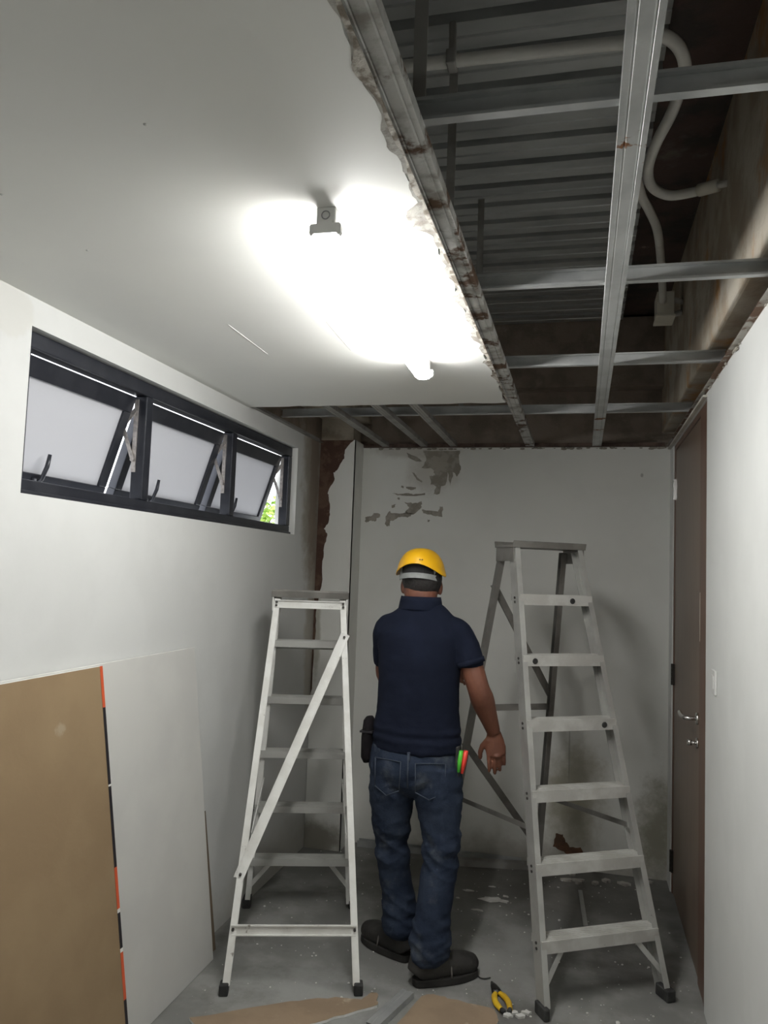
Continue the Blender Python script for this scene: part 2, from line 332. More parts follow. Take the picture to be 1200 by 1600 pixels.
# ------------------------------------------------------------------ conduits above the frame
M_pvc = mat('grey_white_pvc', (.66, .65, .61), (.56, .55, .52), 6, rough=.55)
M_pvc2 = mat('cream_pvc', (.78, .75, .66), (.70, .67, .58), 6, rough=.5)
def smooth_path(pts, n=6):
    P = [Vector(p) for p in pts]; P = [P[0]*2-P[1]]+P+[P[-1]*2-P[-2]]; out = []
    for i in range(1, len(P)-2):
        for k in range(n):
            t = k/n; a, b, c, d = P[i-1:i+3]
            out.append(.5*((2*b)+(c-a)*t+(2*a-5*b+4*c-d)*t*t+(3*b-a-3*c+d)*t**3))
    return out+[P[-2]]
cd = empty('conduit', (.1, 1.95, 2.94)); tag(cd, 'grey plastic conduit running across the deck and looping down to the beam', 'conduit')
def keep(o, root): o.parent = root; o.matrix_parent_inverse = Matrix.Translation(-root.location); return o
path = [(-.9, 1.955, 2.945), (-.511, 1.952, 2.945), (.0, 1.955, 2.94), (.096, 1.943, 2.93), (.162, 1.932, 2.93), (.208, 1.977, 2.93), (.235, 2.045, 2.92), (.236, 2.125, 2.92), (.226, 2.256, 2.92), (.197, 2.419, 2.92), (.185, 2.551, 2.91), (.205, 2.65, 2.90), (.262, 2.70, 2.89), (.335, 2.67, 2.88), (.385, 2.62, 2.87)]
keep(MB().tube(smooth_path(path), .0165, 12).build('pipe', M_pvc, None, True), cd)
keep(MB().tube([(.352, 2.652, 2.876), (.402, 2.602, 2.864)], .0205, 14).build('coupling', M_pvc2, None, True), cd)
keep(MB().tube([(.40, 2.604, 2.8645), (.428, 2.58, 2.858)], .011, 10).build('sleeve', M_pvc, None, True), cd)
sc = MB(); sc.box(-.366, -.34, 1.93, 1.978, 2.925, 2.966); sc.box(-.362, -.344, 1.945, 1.965, 2.96, ZD+.002)
keep(sc.build('saddle_clip', M_dirty, bevel=.004), cd)
cd2 = empty('conduit', (.26, 3.1, 2.92)); tag(cd2, 'grey plastic conduit dropping down into the small junction box', 'conduit')
keep(MB().tube(smooth_path([(.13, 2.6, 3.07), (.155, 2.70, 2.98), (.18, 2.78, 2.935), (.216, 2.897, 2.93), (.263, 3.096, 2.93), (.31, 3.45, 2.90), (.335, 3.665, 2.86)]), .0165, 12).build('pipe', M_pvc, None, True), cd2)
jb = empty('junction_box', (.345, 3.73, 2.86)); tag(jb, 'small cream junction box with two short conduits beside the beam', 'junction box')
keep(MB().box(.31, .385, 3.665, 3.80, 2.795, 2.905).build('box', M_pvc2, bevel=.003), jb)
keep(MB().box(.305, .39, 3.66, 3.805, 2.788, 2.798).build('lid', M_pvc2, bevel=.002), jb)
for a, b in (((.385, 3.70, 2.875), (.43, 3.72, 2.87)), ((.385, 3.76, 2.825), (.43, 3.74, 2.83))):
    keep(MB().tube([a, b], .0125, 10).build('conduit_stub', M_pvc, None, True), jb)

# ------------------------------------------------------------------ window
M_frame = mat('black_aluminium', (.022, .024, .032), (.032, .034, .042), 10, rough=.35, metal=.3, bump=.02)
M_steel = mat('stay_steel', (.62, .58, .55), (.45, .42, .40), 60, rough=.35, metal=.8)
M_frost = bpy.data.materials.new('frosted_film_glass'); M_frost.use_nodes = True
nt = M_frost.node_tree; nt.nodes.clear(); out = nd(nt, 'ShaderNodeOutputMaterial')
tr = nd(nt, 'ShaderNodeBsdfTranslucent'); tr.inputs[0].default_value = (.26, .26, .264, 1)
df = nd(nt, 'ShaderNodeBsdfDiffuse'); df.inputs[0].default_value = (.30, .30, .31, 1)
gl = nd(nt, 'ShaderNodeBsdfGlossy'); gl.inputs[0].default_value = (1, 1, 1, 1); gl.inputs[1].default_value = .25
a1 = nd(nt, 'ShaderNodeAddShader'); lk(nt, tr.outputs[0], a1.inputs[0]); lk(nt, df.outputs[0], a1.inputs[1])
m1 = nd(nt, 'ShaderNodeMixShader'); m1.inputs[0].default_value = .04; lk(nt, a1.outputs[0], m1.inputs[1]); lk(nt, gl.outputs[0], m1.inputs[2]); lk(nt, m1.outputs[0], out.inputs[0])
FX0, FX1 = -1.612, -1.562
MUL = (2.587, 3.332)
fb = MB(); bw = .046
fb.box(FX0, FX1, WY0, WY1, WZ0, WZ0+bw); fb.box(FX0, FX1, WY0, WY1, WZ1-.05, WZ1)
fb.box(FX0, FX1, WY0, WY0+bw, WZ0+bw, WZ1-.05); fb.box(FX0, FX1, WY1-bw, WY1, WZ0+bw, WZ1-.05)
for y in MUL: fb.box(FX0, FX1, y-.024, y+.024, WZ0+bw, WZ1-.05)
fb.box(FX0+.006, FX1+.01, WY0, WY1, WZ0, WZ0+.014)
WIN = fb.build('window_1', M_frame, bevel=.004); struct(WIN, 'black framed strip window of three top-hung sashes pushed open')
MB().box(XL-.119, XL, WY1-.001, WY1+.0005, WZ0, WZ1).build('reveal', mat('reveal_paint', (.80, .80, .77), rough=.6), WIN)
bays = [(WY0+bw, MUL[0]-.024), (MUL[0]+.024, MUL[1]-.024), (MUL[1]+.024, WY1-bw)]
TILT = math.radians(17.5)
for i, (ya, yb) in enumerate(bays):
    ya += .006; yb -= .006; px, pz = -1.600, 2.206; hgt = .392
    T = Matrix.Translation((px, 0, pz)) @ Matrix.Rotation(TILT, 4, 'Y')   # local -z runs down the sash, out of the room
    sb = MB(); b = .054; d = .036
    sb.box(-d, 0, ya, yb, -b*1.15, 0, T); sb.box(-d, 0, ya, yb, -hgt, -hgt+b*.75, T)
    sb.box(-d, 0, ya, ya+b*.8, -hgt+b*.75, -b*1.15, T); sb.box(-d, 0, yb-b*.8, yb, -hgt+b*.75, -b*1.15, T)
    sash = sb.build('sash', M_frame, WIN, bevel=.003)
    MB().box(-.016, -.011, ya+.03, yb-.03, -hgt+.03, -.045, T).build('pane', M_frost, sash)
    hd = MB(); hy = ya+.235
    hd.box(-.002, .012, hy-.02, hy+.02, -hgt+.004, -hgt+.03, T)
    hd.tube([T @ Vector((.008, hy, -hgt+.015)), T @ Vector((.022, hy, -hgt+.03)), T @ Vector((.024, hy+.004, -hgt+.075)), T @ Vector((.018, hy+.006, -hgt+.115))], [.007, .007, .0075, .006], 8)
    hd.build('handle', M_frame, sash, True)
    # friction stay at the far jamb
    ys = yb-.004; st = MB()
    fx = FX0+.012
    st.box(fx-.008, fx+.008, ys+.004, ys+.009, 1.93, 2.20)
    A = Vector((fx, ys, 2.16)); B = T @ Vector((-.014, ys, -.115)); C_ = Vector((fx, ys, 1.975))
    D_ = T @ Vector((-.014, ys, -.05))
    st.bar(A, B, .016, .004, (0, 1, 0)); st.bar(B+Vector((0, -.003, 0)), C_+Vector((0, -.003, 0)), .014, .004, (0, 1, 0))
    st.tube([B+Vector((0, -.008, 0)), B+Vector((0, .006, 0))], .012, 10); st.tube([C_+Vector((0, -.008, 0)), C_+Vector((0, .006, 0))], .008, 10)
    st.build('friction_stay', M_steel, WIN)

# outside: ground and a leafy tree
struct(MB().box(-14, -1.8, -6, 16, -3.1, -3.0).build('ground_outside', mat('pale_ground', (.66, .65, .60), (.58, .58, .52), 2, rough=.9)), 'pale ground outside the window')
tree = empty('garden_tree', (-3.9, 9.2, -3.0)); tag(tree, 'bright green leafy tree outside the far end of the window', 'tree')
M_leaf = mat('leaf_green', (.20, .34, .04), (.36, .48, .08), 3, rough=.6); M_bark = mat('bark', (.14, .10, .07), (.09, .07, .05), 20, rough=.9, bump=.4)
tk = MB().tube([(0, 0, 0), (.05, .05, 2), (0, 0, 4.2), (.1, 0, 5.2)], [.14, .11, .07, .02], 10).build('trunk', M_bark, tree, True)
r = random.Random(5); lf = MB()
for i in range(5200):
    th, ph = r.uniform(0, 6.283), math.acos(r.uniform(-1, 1)); q = r.uniform(.55, 1)**.5
    c = Vector((math.sin(ph)*math.cos(th)*1.2*q, math.sin(ph)*math.sin(th)*1.3*q, 4.55+math.cos(ph)*.95*q))
    u = Vector((r.uniform(-1, 1), r.uniform(-1, 1), r.uniform(-.6, .6))).normalized(); k = u.cross(Vector((r.uniform(-1, 1), r.uniform(-1, 1), 1))).normalized(); s = r.uniform(.04, .08)
    lf.add([c-u*s, c+k*s*.4, c+u*s, c-k*s*.4], [(0, 1, 2, 3)])
o = lf.build('foliage', M_leaf, tree); o['kind'] = 'stuff'

# ------------------------------------------------------------------ door
M_wood = mat('brown_laminate', (.20, .145, .108), (.16, .118, .09), 5, .35, .7, rough=.36, bump=.03, stretch=(1, 12, .8), world=True)
M_jamb = mat('reddish_brown_jamb', (.155, .088, .06), (.125, .072, .05), 6, rough=.4, stretch=(1, 12, .8), world=True)
M_chrome = mat('satin_chrome', (.72, .71, .69), rough=.22, metal=1)
JW = .215
df = MB(); df.box(.476, XR+.12, DY0, DY0+JW, 0, DZ-.001); df.box(.476, XR+.12, DY1-.025, DY1, 0, DZ-.001); df.box(.476, XR+.12, DY0+JW, DY1-.025, DZ-.026, DZ-.001)
DOOR = df.build('door_1', M_jamb, bevel=.003); struct(DOOR, 'brown laminate door with lever handle in a reddish frame')
LY0, LY1 = DY0+JW+.003, DY1-.028
leaf = MB().box(.481, .521, LY0, LY1, .006, DZ-.029).build('leaf', M_wood, DOOR, bevel=.003)
MB().box(.4752, .4762, DY0+JW-.016, DY0+JW-.013, 1.36, 1.56).build('edge_highlight', mat('pale_highlight', (.62, .58, .52), rough=.5), DOOR)  # thin pale strip painted as the highlight on the jamb edge
hb = MB(); HY, HZ = LY0+.055, 1.035
hb.tube([(.481, HY, HZ), (.472, HY, HZ)], .025, 20); hb.tube(smooth_path([(.475, HY, HZ), (.44, HY, HZ), (.424, HY+.02, HZ), (.42, HY+.06, HZ+.002), (.422, HY+.125, HZ+.004)]), .009, 10)
hb.build('handle', M_chrome, leaf, True)
kb = MB(); kb.tube([(.481, HY, .935), (.473, HY, .935)], .021, 18); kb.tube([(.474, HY, .935), (.455, HY, .935)], .007, 10); kb.box(.440, .457, HY-.004, HY+.026, .925, .945)
kb.build('thumb_turn', M_chrome, leaf, True)
M_hinge = mat('dark_hinge', (.05, .045, .04), rough=.4, metal=.7); 
for z, m in ((2.09, M_chrome), (1.116, M_hinge), (.165, M_hinge)):
    h = MB()
    for k in range(5): h.tube([(.471, DY1-.027, z-.055+k*.022), (.471, DY1-.027, z-.034+k*.022)], .0075, 10)
    h.box(.470, .4815, DY1-.045, DY1-.027, z-.055, z+.055)
    h.build('hinge', m, DOOR)
struct(MB().box(.452, .476, DY0-.01, YB-.03, DZ+.001, ZC-.004).build('trim_1', mat('cream_trim', (.55, .53, .47), (.45, .43, .38), 8, rough=.6, world=True), bevel=.003), 'cream trim strip over the door head')

# switch plate
sw = MB().box(XR-.009, XR, 3.02, 3.105, 1.205, 1.29).build('light_switch', mat('switch_plastic', (.70, .70, .68), rough=.35), bevel=.003)
tag(sw, 'white light switch plate on the right wall beside the door', 'switch')
MB().box(XR-.0115, XR-.0085, 3.045, 3.08, 1.225, 1.27).build('rocker', sw.data.materials[0], sw, bevel=.001)

# ------------------------------------------------------------------ batten lamps
M_lampbody = mat('lamp_grey_plastic', (.62, .62, .60), rough=.4)
def batten(x0, y0, x1, y1, strength, label):
    L = math.hypot(x1-x0, y1-y0); root = empty('batten_lamp', (x0, y0, ZC), math.atan2(y1-y0, x1-x0)-math.pi/2); tag(root, label, 'lamp')
    MB().box(-.021, .021, 0, L, -.040, 0).build('spine', M_lampbody, root, bevel=.003)
    for s, ya in ((-1, -.003), (1, L-.012)):
        p = [(-.034, -.040), (-.034, -.056), (-.031, -.061), (-.027, -.061), (-.024, -.057), (.024, -.057), (.027, -.061), (.031, -.061), (.034, -.056), (.034, -.040), (.030, -.036), (.016, -.036), (.016, -.030), (-.016, -.030), (-.016, -.036), (-.030, -.036)]
        b = MB().prism(p, (0, ya, 0), (0, ya+.015, 0), (1, 0, 0), (0, 0, 1)).build('end_bracket', M_lampbody, root, bevel=.001)
    ring = [( .0085*math.cos(a), .0085*math.sin(a)) for a in [k*math.pi/10 for k in range(20)]]
    rg = MB()
    rg.tube([(x, -.001, -.018+z) for x, z in ring+ring[:1]], .0013, 6, cap=False); rg.build('knockout', mat('knockout_grey', (.25, .25, .25), rough=.6), root)
    lens = [(-.024, -.042), (-.030, -.050), (-.028, -.062), (-.018, -.070), (0, -.073), (.018, -.070), (.028, -.062), (.030, -.050), (.024, -.042)]
    MB().prism(lens, (0, .014, 0), (0, L-.014, 0), (1, 0, 0), (0, 0, 1)).build('diffuser', emit('lit_diffuser', (1, .995, .975), strength), root)
    return root
batten(-.523, 1.492, -.548, 2.675, LAMP, 'lit white batten lamp on the ceiling beside its torn edge')
batten(-.60, -1.75, -.60, -.55, LAMP_FILL, 'unseen batten lamp added behind the viewer to light the near walls')

# ------------------------------------------------------------------ step ladders
M_alu = mat('worn_aluminium', (.44, .44, .415), (.37, .365, .345), 6, .4, .6, rough=.5, metal=.35, bump=.05, bscale=60, c3=(.24, .225, .20), s3=26, lo3=.68, hi3=.74)
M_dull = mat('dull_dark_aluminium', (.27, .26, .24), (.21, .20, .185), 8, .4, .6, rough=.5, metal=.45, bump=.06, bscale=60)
M_aluw = mat('paint_splashed_aluminium', (.74, .74, .71), (.66, .655, .62), 10, .4, .6, rough=.55, metal=.1, bump=.1, bscale=60, c3=(.24, .22, .19), s3=20, lo3=.66, hi3=.72)
M_rub = mat('black_rubber', (.02, .02, .02), (.04, .04, .038), 20, rough=.8, bump=.2)
M_bolt = mat('dark_rivet', (.08, .075, .07), rough=.6, metal=.5)
def ladder(loc, rz, label, Ht, wt, wS, wR, sS, sR, steps, dt=.058, rear='zig', railm=M_alu, mirror=1, rearm=None, stepm=None, plugs=None):
    # local frame: steps at -y (front), rear frame at +y
    root = empty('step_ladder', (*loc, 0), rz); tag(root, label, 'ladder', 'aluminium step ladders')
    rearm = rearm or railm; stepm = stepm or railm
    def fp(s, z): t = z/Ht; return Vector((s*(wS+(wt-wS)*t), -(sS+(dt-sS)*t), z))
    def rp(s, z): t = z/Ht; return Vector((s*(wR+(wt-wR)*t), (sR+(dt-sR)*t), z))
    def rail(P, s, z0, z1, wd, dp, name, m):
        A, B = P(s, z0), P(s, z1); t = (B-A).normalized(); n = Vector((1, 0, 0)); n = (n-t*n.dot(t)).normalized(); k = t.cross(n)
        k = k if k.y > 0 else -k
        T = .0028
        # channel section, open towards the middle of the ladder
        q = -s
        p = [(0, -dp/2), (q*wd, -dp/2), (q*wd, -dp/2+T), (q*T, -dp/2+T), (q*T, dp/2-T), (q*wd, dp/2-T), (q*wd, dp/2), (0, dp/2)]
        if q < 0: p = p[::-1]
        return MB().prism(p, A, B, n, k).build(name, m, root)
    for s in (-1, 1):
        rail(fp, s, .028, Ht, .024, .062, 'side_rail', railm)
        rail(rp, s, .028, Ht-.01, .026, .030, 'rear_rail', rearm)
        A = fp(s, 0); f = MB(); f.box(A.x-.020*1-s*.010, A.x+.012+s*(-.002), A.y-.040, A.y+.036, 0, .045)
        f.build('foot', M_rub, root, bevel=.006)
        A = rp(s, 0); f = MB(); f.box(A.x-.018-s*.008, A.x+.016-s*.008, A.y-.026, A.y+.020, 0, .042)
        f.build('foot', M_rub, root, bevel=.005)
    for i, z in enumerate(steps):
        a = fp(1, z); w_ = a.x-.004; y = a.y; D = .082
        y0 = y-.034
        st = MB()
        p = [(y0, -.045), (y0, 0), (y0+D, 0), (y0+D, -.030), (y0+D-.003, -.030), (y0+D-.003, -.003), (y0+.003, -.003), (y0+.003, -.045)]
        st.prism(p, (-w_, 0, z+.022), (w_, 0, z+.022), (0, 1, 0), (0, 0, 1))
        for k in range(5): st.box(-w_, w_, y0+.010+k*.014, y0+.016+k*.014, z+.022, z+.0235)
        sp = st.build('step', stepm, root)
        if plugs and i in plugs:
            u_ = plugs[i]*w_; MB().tube([(u_, y0-.004, z-.002), (u_, y0+.001, z-.002)], [.011, .0135], 12).build('rubber_plug', M_rub, sp)
        rv = MB()
        for s in (-1, 1):
            for dz in (-.012, .006): 
                b = fp(s, z+dz); rv.tube([(b.x+s*.001, b.y, b.z), (b.x+s*.0045, b.y, b.z)], .0055, 8)
        rv.build('rivets', M_bolt, sp)['kind'] = 'stuff'
    # knee braces under the lowest step
    z = steps[-1]
    for s in (-1, 1):
        a = fp(s, z-.13); b = fp(s, z); MB().bar((a.x-s*.012, a.y-.018, a.z), (b.x-s*.10, b.y-.018, z-.015), .020, .004, (0, 1, 0)).build('knee_brace', railm, root)
    # top cap
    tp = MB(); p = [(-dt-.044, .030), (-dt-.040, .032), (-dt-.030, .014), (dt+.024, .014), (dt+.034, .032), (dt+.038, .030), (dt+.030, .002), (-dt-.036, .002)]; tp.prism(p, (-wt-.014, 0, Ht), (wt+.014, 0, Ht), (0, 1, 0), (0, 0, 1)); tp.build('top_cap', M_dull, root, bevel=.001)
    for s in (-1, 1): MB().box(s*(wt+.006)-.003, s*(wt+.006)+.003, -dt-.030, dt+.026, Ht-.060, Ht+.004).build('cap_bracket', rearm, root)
    # spreaders
    for s in (-1, 1):
        a = fp(s, .60); b = rp(s, .52); MB().bar((a.x-s*.030, a.y, a.z), (b.x-s*.034, b.y, b.z), .004, .020).build('spreader', rearm, root)
    def rb(s0, z0, s1, z1, wd=.032):
        a, b = rp(s0, z0), rp(s1, z1); off = .018
        MB().bar((a.x-s0*.004, a.y+off, a.z), (b.x-s1*.004, b.y+off, b.z), .006, wd, (0, 1, 0)) if 0 else None
        m = MB(); A = Vector((a.x-s0*.006, a.y+off, a.z)); B = Vector((b.x-s1*.006, b.y+off, b.z))
        t = (B-A).normalized(); k = t.cross(Vector((0, 1, 0))).normalized(); n = Vector((0, 1, 0))
        h = wd/2; m.prism([(-h, -.004), (h, -.004), (h, .006), (h-.004, .006), (h-.004, -.001), (-h+.004, -.001), (-h+.004, .006), (-h, .006)], A, B, k, n)
        return m.build('rear_brace', rearm, root)
    if rear == 'zig':
        rb(-1, 1.56, 1, 1.02); rb(-1, .966, 1, .966, .03); rb(-1, .80, 1, .23)
    else:
        rb(mirror, 1.314, -mirror, .376, .04); rb(-1, .207, 1, .207, .04); rb(-1, 1.437, 1, 1.437, .036)
        rv = MB()
        for s, z in ((mirror, 1.30), (-mirror, .39), (1, .21), (-1, .21), (1, 1.43), (-1, 1.43), (1, 1.445), (-1, 1.445)):
            b = rp(s, z); rv.tube([(b.x-s*.012, b.y+.012, b.z), (b.x-s*.012, b.y+.0275, b.z)], .0055, 8)
        rv.build('rivets', M_bolt, root)['kind'] = 'stuff'
    return root
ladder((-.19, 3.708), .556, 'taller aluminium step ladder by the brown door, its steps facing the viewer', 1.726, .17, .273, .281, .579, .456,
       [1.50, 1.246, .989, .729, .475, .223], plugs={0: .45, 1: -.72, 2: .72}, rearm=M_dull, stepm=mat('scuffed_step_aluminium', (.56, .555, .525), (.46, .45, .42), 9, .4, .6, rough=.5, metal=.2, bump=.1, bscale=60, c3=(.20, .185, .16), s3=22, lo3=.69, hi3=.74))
ladder((-1.221, 3.499), .319+math.pi, 'shorter aluminium step ladder by the window wall, its diagonal rear brace facing the viewer', 1.465, .161, .252, .26, .187, .593,
       [1.24, .976, .722, .466, .217], rear='diag', railm=M_aluw, mirror=-1, stepm=M_alu)

# ------------------------------------------------------------------ boards leaning on the window wall
M_kraft = mat('brown_kraft_face', (.27, .19, .105), (.24, .165, .09), 3, rough=.85, bump=.05, bscale=90, world=True, stains=[((-1.46, 2.07, 1.10), (.3, .03, .025), (.42, .35, .25), .6, 1.4, 45, .55)])
M_ivory = mat('grey_board_face', (.56, .555, .525), (.53, .525, .50), 3, rough=.8, world=True)
M_gcore = mat('gypsum_edge', (.72, .72, .69), (.62, .62, .58), 20, rough=.9, world=True)
def board(name, foot_x, top_x, z1, y0b, y1b, y0t, y1t, th, face, label, grp=None):
    # slab between four corners, leaning from (foot_x, z=0) to (top_x, z1)
    d = Vector((z1, 0, -(top_x-foot_x))).normalized()    # towards the room
    A = [Vector((foot_x, y0b, .001)), Vector((foot_x, y1b, .001)), Vector((top_x, y1t, z1)), Vector((top_x, y0t, z1))]
    lo = min(0, (A[0]-d*th).z, (A[0]).z)
    Bk = [p-d*th for p in A]; up = Vector((0, 0, .001-min(p.z for p in Bk)))
    A = [p+up for p in A]; Bk = [p+up for p in Bk]
    core = MB().hexa([*Bk, *A]); o = core.build(name, M_gcore)
    e = .0006
    fc = MB(); q = [A[0]+Vector((0, .001, .001)), A[1]+Vector((0, -.001, .001)), A[2]+Vector((0, -.001, -.001)), A[3]+Vector((0, .001, -.001))]
    fc.hexa([*[p+d*.0001 for p in q], *[p+d*e for p in q]]); fc.build('face_paper', face, o)
    tag(o, label, 'board', grp); return o, A, d
board('plasterboard_sheet', -1.455, -1.519, .57, 2.2, 3.162, 2.2, 3.132, .009, mat("dark_brown_board", (.13, .095, .06), rough=.9), 'short brown board peeking out behind the grey sheet')
board('plasterboard_sheet', -1.428, -1.513, 1.266, 1.2, 3.085, 1.2, 2.945, .009, M_ivory, 'grey faced plasterboard sheet leaning on the wall under the window')
o, A, d = board('plasterboard_sheet', -1.385, -1.498, 1.262, 1.0, 2.405, 1.0, 2.285, .012, M_kraft, 'large brown faced plasterboard sheet with orange and black edge tape')
M_or = mat('orange_tape', (.62, .10, .035), rough=.5); M_bk = mat('black_tape', (.018, .016, .02), rough=.45); M_wt = mat('white_tape', (.75, .74, .7), rough=.5)
r0, r1 = A[1], A[2]
for t0, t1, m in ((0, .155, M_bk), (.155, .275, M_or), (.275, .285, M_wt), (.285, .375, M_bk), (.375, .385, M_wt), (.385, .49, M_or), (.49, .695, M_bk), (.695, .70, M_wt), (.70, .895, M_bk), (.895, 1, M_or)):
    a = r0.lerp(r1, t0); b = r0.lerp(r1, t1); n = Vector((0, -1, 0)); wd = .014
    MB().hexa([a+d*.0008, a+n*wd+d*.0008, b+n*wd+d*.0008, b+d*.0008, a+d*.0018, a+n*wd+d*.0018, b+n*wd+d*.0018, b+d*.0018]).build('edge_tape', m, o)

# ------------------------------------------------------------------ things on the floor
M_card = mat('brown_offcut_face', (.28, .205, .135), (.24, .175, .115), 6, rough=.9, bump=.1, bscale=60, c3=(.45, .37, .27), s3=9, lo3=.6, hi3=.72, world=True)
def offcut(pts, label, seed, th=.009, lift=.001):
    q = roughen(pts, .004, 5, seed)
    o = flatpoly(MB(), q, lambda a, b, h: (a, b, lift+h), th).build('plasterboard_offcut', M_gcore)
    flatpoly(MB(), q, lambda a, b, h: (a, b, lift+th+h), .0008).build('face_paper', M_card, o)
    return tag(o, label, 'board offcut', 'board offcuts on the floor')
offcut([(-1.31, 2.66), (-1.016, 2.872), (-.86, 2.950), (-.765, 2.965), (-.750, 3.020), (-.724, 3.028), (-.700, 2.945), (-.80, 2.850), (-.93, 2.72), (-1.12, 2.50)], 'long brown plasterboard offcut lying before the shorter ladder', 1)
offcut([(-.562, 3.050), (-.540, 3.078), (-.49, 3.082), (-.455, 3.072), (-.285, 3.050), (-.262, 2.98), (-.30, 2.70), (-.56, 2.66), (-.612, 2.83)], 'pointed brown plasterboard offcut lying below the man at his right shoe', 2)
sd = MB().prism([(-.024, 0), (-.0225, 0), (-.0225, .0205), (-.006, .0205), (-.004, .0185), (.004, .0185), (.006, .0205), (.0225, .0205), (.0225, 0), (.024, 0), (.024, .022), (.007, .022), (.005, .020), (-.005, .020), (-.007, .022), (-.024, .022)], (-.684, 2.80, .001), (-.610, 3.055, .001), (.96, -.28, 0), (0, 0, 1)).build('steel_stud', M_galv)
tag(sd, 'short galvanised steel stud between the two brown offcuts', 'steel stud')
for i, (a, b, lab) in enumerate((((-1.24, 4.575, .001), (-.30, 4.575, .001), 'long grey steel stud lying along the foot of the far wall'), ((-.66, 4.46, .001), (-.22, 4.545, .001), 'shorter dark steel stud lying askew near the far wall'))):
    s_ = MB().prism([(-.022, 0), (.022, 0), (.022, .035), (.0205, .035), (.0205, .0015), (-.0205, .0015), (-.0205, .035), (-.022, .035)], a, b, (0, 1, 0), (0, 0, 1)).build('steel_stud', M_dirty if i else M_galv)
    tag(s_, lab, 'steel stud')
st = MB().box(-.010, .010, 0, .42, .001, .006).build('metal_strip', M_galv); st.location = (.045, 3.90, 0); st.rotation_euler.z = .06
tag(st, 'thin pale metal strip lying on the floor behind the taller ladder', 'metal strip')
# pliers
pl = empty('pliers', (-.285, 3.165, 0), math.radians(21)); tag(pl, 'pliers with yellow handles on the floor beside the taller ladder', 'pliers')
M_yel = mat('yellow_grip', (.72, .46, .02), (.60, .36, .02), 30, rough=.45); M_ps = mat('dark_plier_steel', (.05, .048, .045), rough=.4, metal=.8)
j = MB(); j.tube([(0, -.005, .013), (0, .02, .013), (0, .05, .012), (.0, .085, .010)], [(.020, .010), (.019, .009), (.014, .008), (.004, .004)], 10, ref=(1, 0, 0)); j.build('jaws', M_ps, pl, True)
j = MB(); j.tube([(0, .004, .012), (0, .004, .024)], .009, 12); j.build('pivot', M_ps, pl, True)
for s in (-1, 1):
    h = MB(); h.tube(smooth_path([(s*.008, 0, .012), (s*.020, -.03, .012), (s*.024, -.07, .012), (s*.016, -.115, .012)]), [(.009, .009)]*4+[(.0115, .0105)]*12+[(.0100, .0095)]*3, 10, ref=(1, 0, 0)); h.build('handle', M_yel, pl, True)
    h = MB(); h.tube([(s*.016, -.114, .012), (s*.010, -.128, .012)], .009, 8); h.build('handle_end', M_rub, pl, True)
wr = MB().tube(smooth_path([(-.385, 3.30, .004), (-.365, 3.275, .004), (-.345, 3.272, .005), (-.325, 3.285, .006)]), .0025, 6).build('wire_offcut', M_rub); tag(wr, 'short black bent wire beside the tip of the pliers', 'wire')
# flakes of plaster
M_flake = mat('white_plaster_flake', (.60, .59, .56), (.48, .47, .44), 20, rough=.9, bump=.2)
r = random.Random(12)
def flake(x, y, s, asp, seed, name='plaster_flake', label='flat pale plaster flake on the floor between the man and the far wall', group='plaster flakes behind the man', m=M_flake, th=.003):
    rr = random.Random(seed); n = 11
    a0 = rr.uniform(0, 6)
    pts = [(s*asp*math.cos(a0+2*math.pi*i/n)*rr.uniform(.45, 1.1), s*math.sin(a0+2*math.pi*i/n)*rr.uniform(.45, 1.1)) for i in range(n)]
    o = flatpoly(MB(), pts, lambda a, b, h: (a, b, .0005+h), th).build(name, m); o.location = (x, y, 0); o.rotation_euler.z = rr.uniform(-.3, .3)
    return tag(o, label, 'plaster flake', group)
for i, (x, y, s, a) in enumerate(((-.40, 4.06, .035, 2.0), (-.345, 4.055, .02, 1.5), (-.455, 3.91, .014, 2.2), (-.53, 4.13, .014, 2.2), (-.42, 4.22, .010, 2), (-.34, 4.12, .012, 1.5), (-.60, 3.95, .014, 1), (-.57, 4.02, .01, 1.2))):
    o = flake(x, y, s, a, i)
    if i == 0: o['label'] = 'largest pale plaster flake on the floor, in the middle behind the man'
    if i == 2: o['label'] = 'narrow pale plaster flake nearest to the man on the floor behind him'
for i in range(9):
    flake(r.uniform(-.05, .38), r.uniform(4.36, 4.56), r.uniform(.012, .03), r.uniform(.8, 2.6), 40+i, label='broken plaster piece at the foot of the far wall behind the taller ladder', group='broken plaster behind the taller ladder', m=mat('dull_plaster', (.42, .40, .36), (.3, .28, .25), 20, rough=.9) if i == 0 else bpy.data.materials['dull_plaster'], th=.012)
for i, (x, y) in enumerate(((-.215, 3.06), (-.19, 3.045), (-.17, 3.075), (-.235, 3.035))): flake(x, y, .016, 1.3, 60+i, label='small white plaster chip beside the left foot of the taller ladder', group='plaster chips by the taller ladder', th=.008)
# crumbs and dust too many to count
cr = MB()
for i in range(620):
    x = r.uniform(XL+.1, XR-.03); y = 2.5+2.0*r.random()**1.2
    if x < -1.38 and y < 3.2: continue
    s = (.001+.0045*r.random()**2)*(2.0 if r.random() < .05 else 1)
    cr.ell((x, y, s*.45), (s, s*r.uniform(.6, 1.2), s*.55), 5, 4)
o = cr.build('plaster_dust', M_flake, FL); o['kind'] = 'stuff'; o['label'] = 'scattered tiny white plaster crumbs'

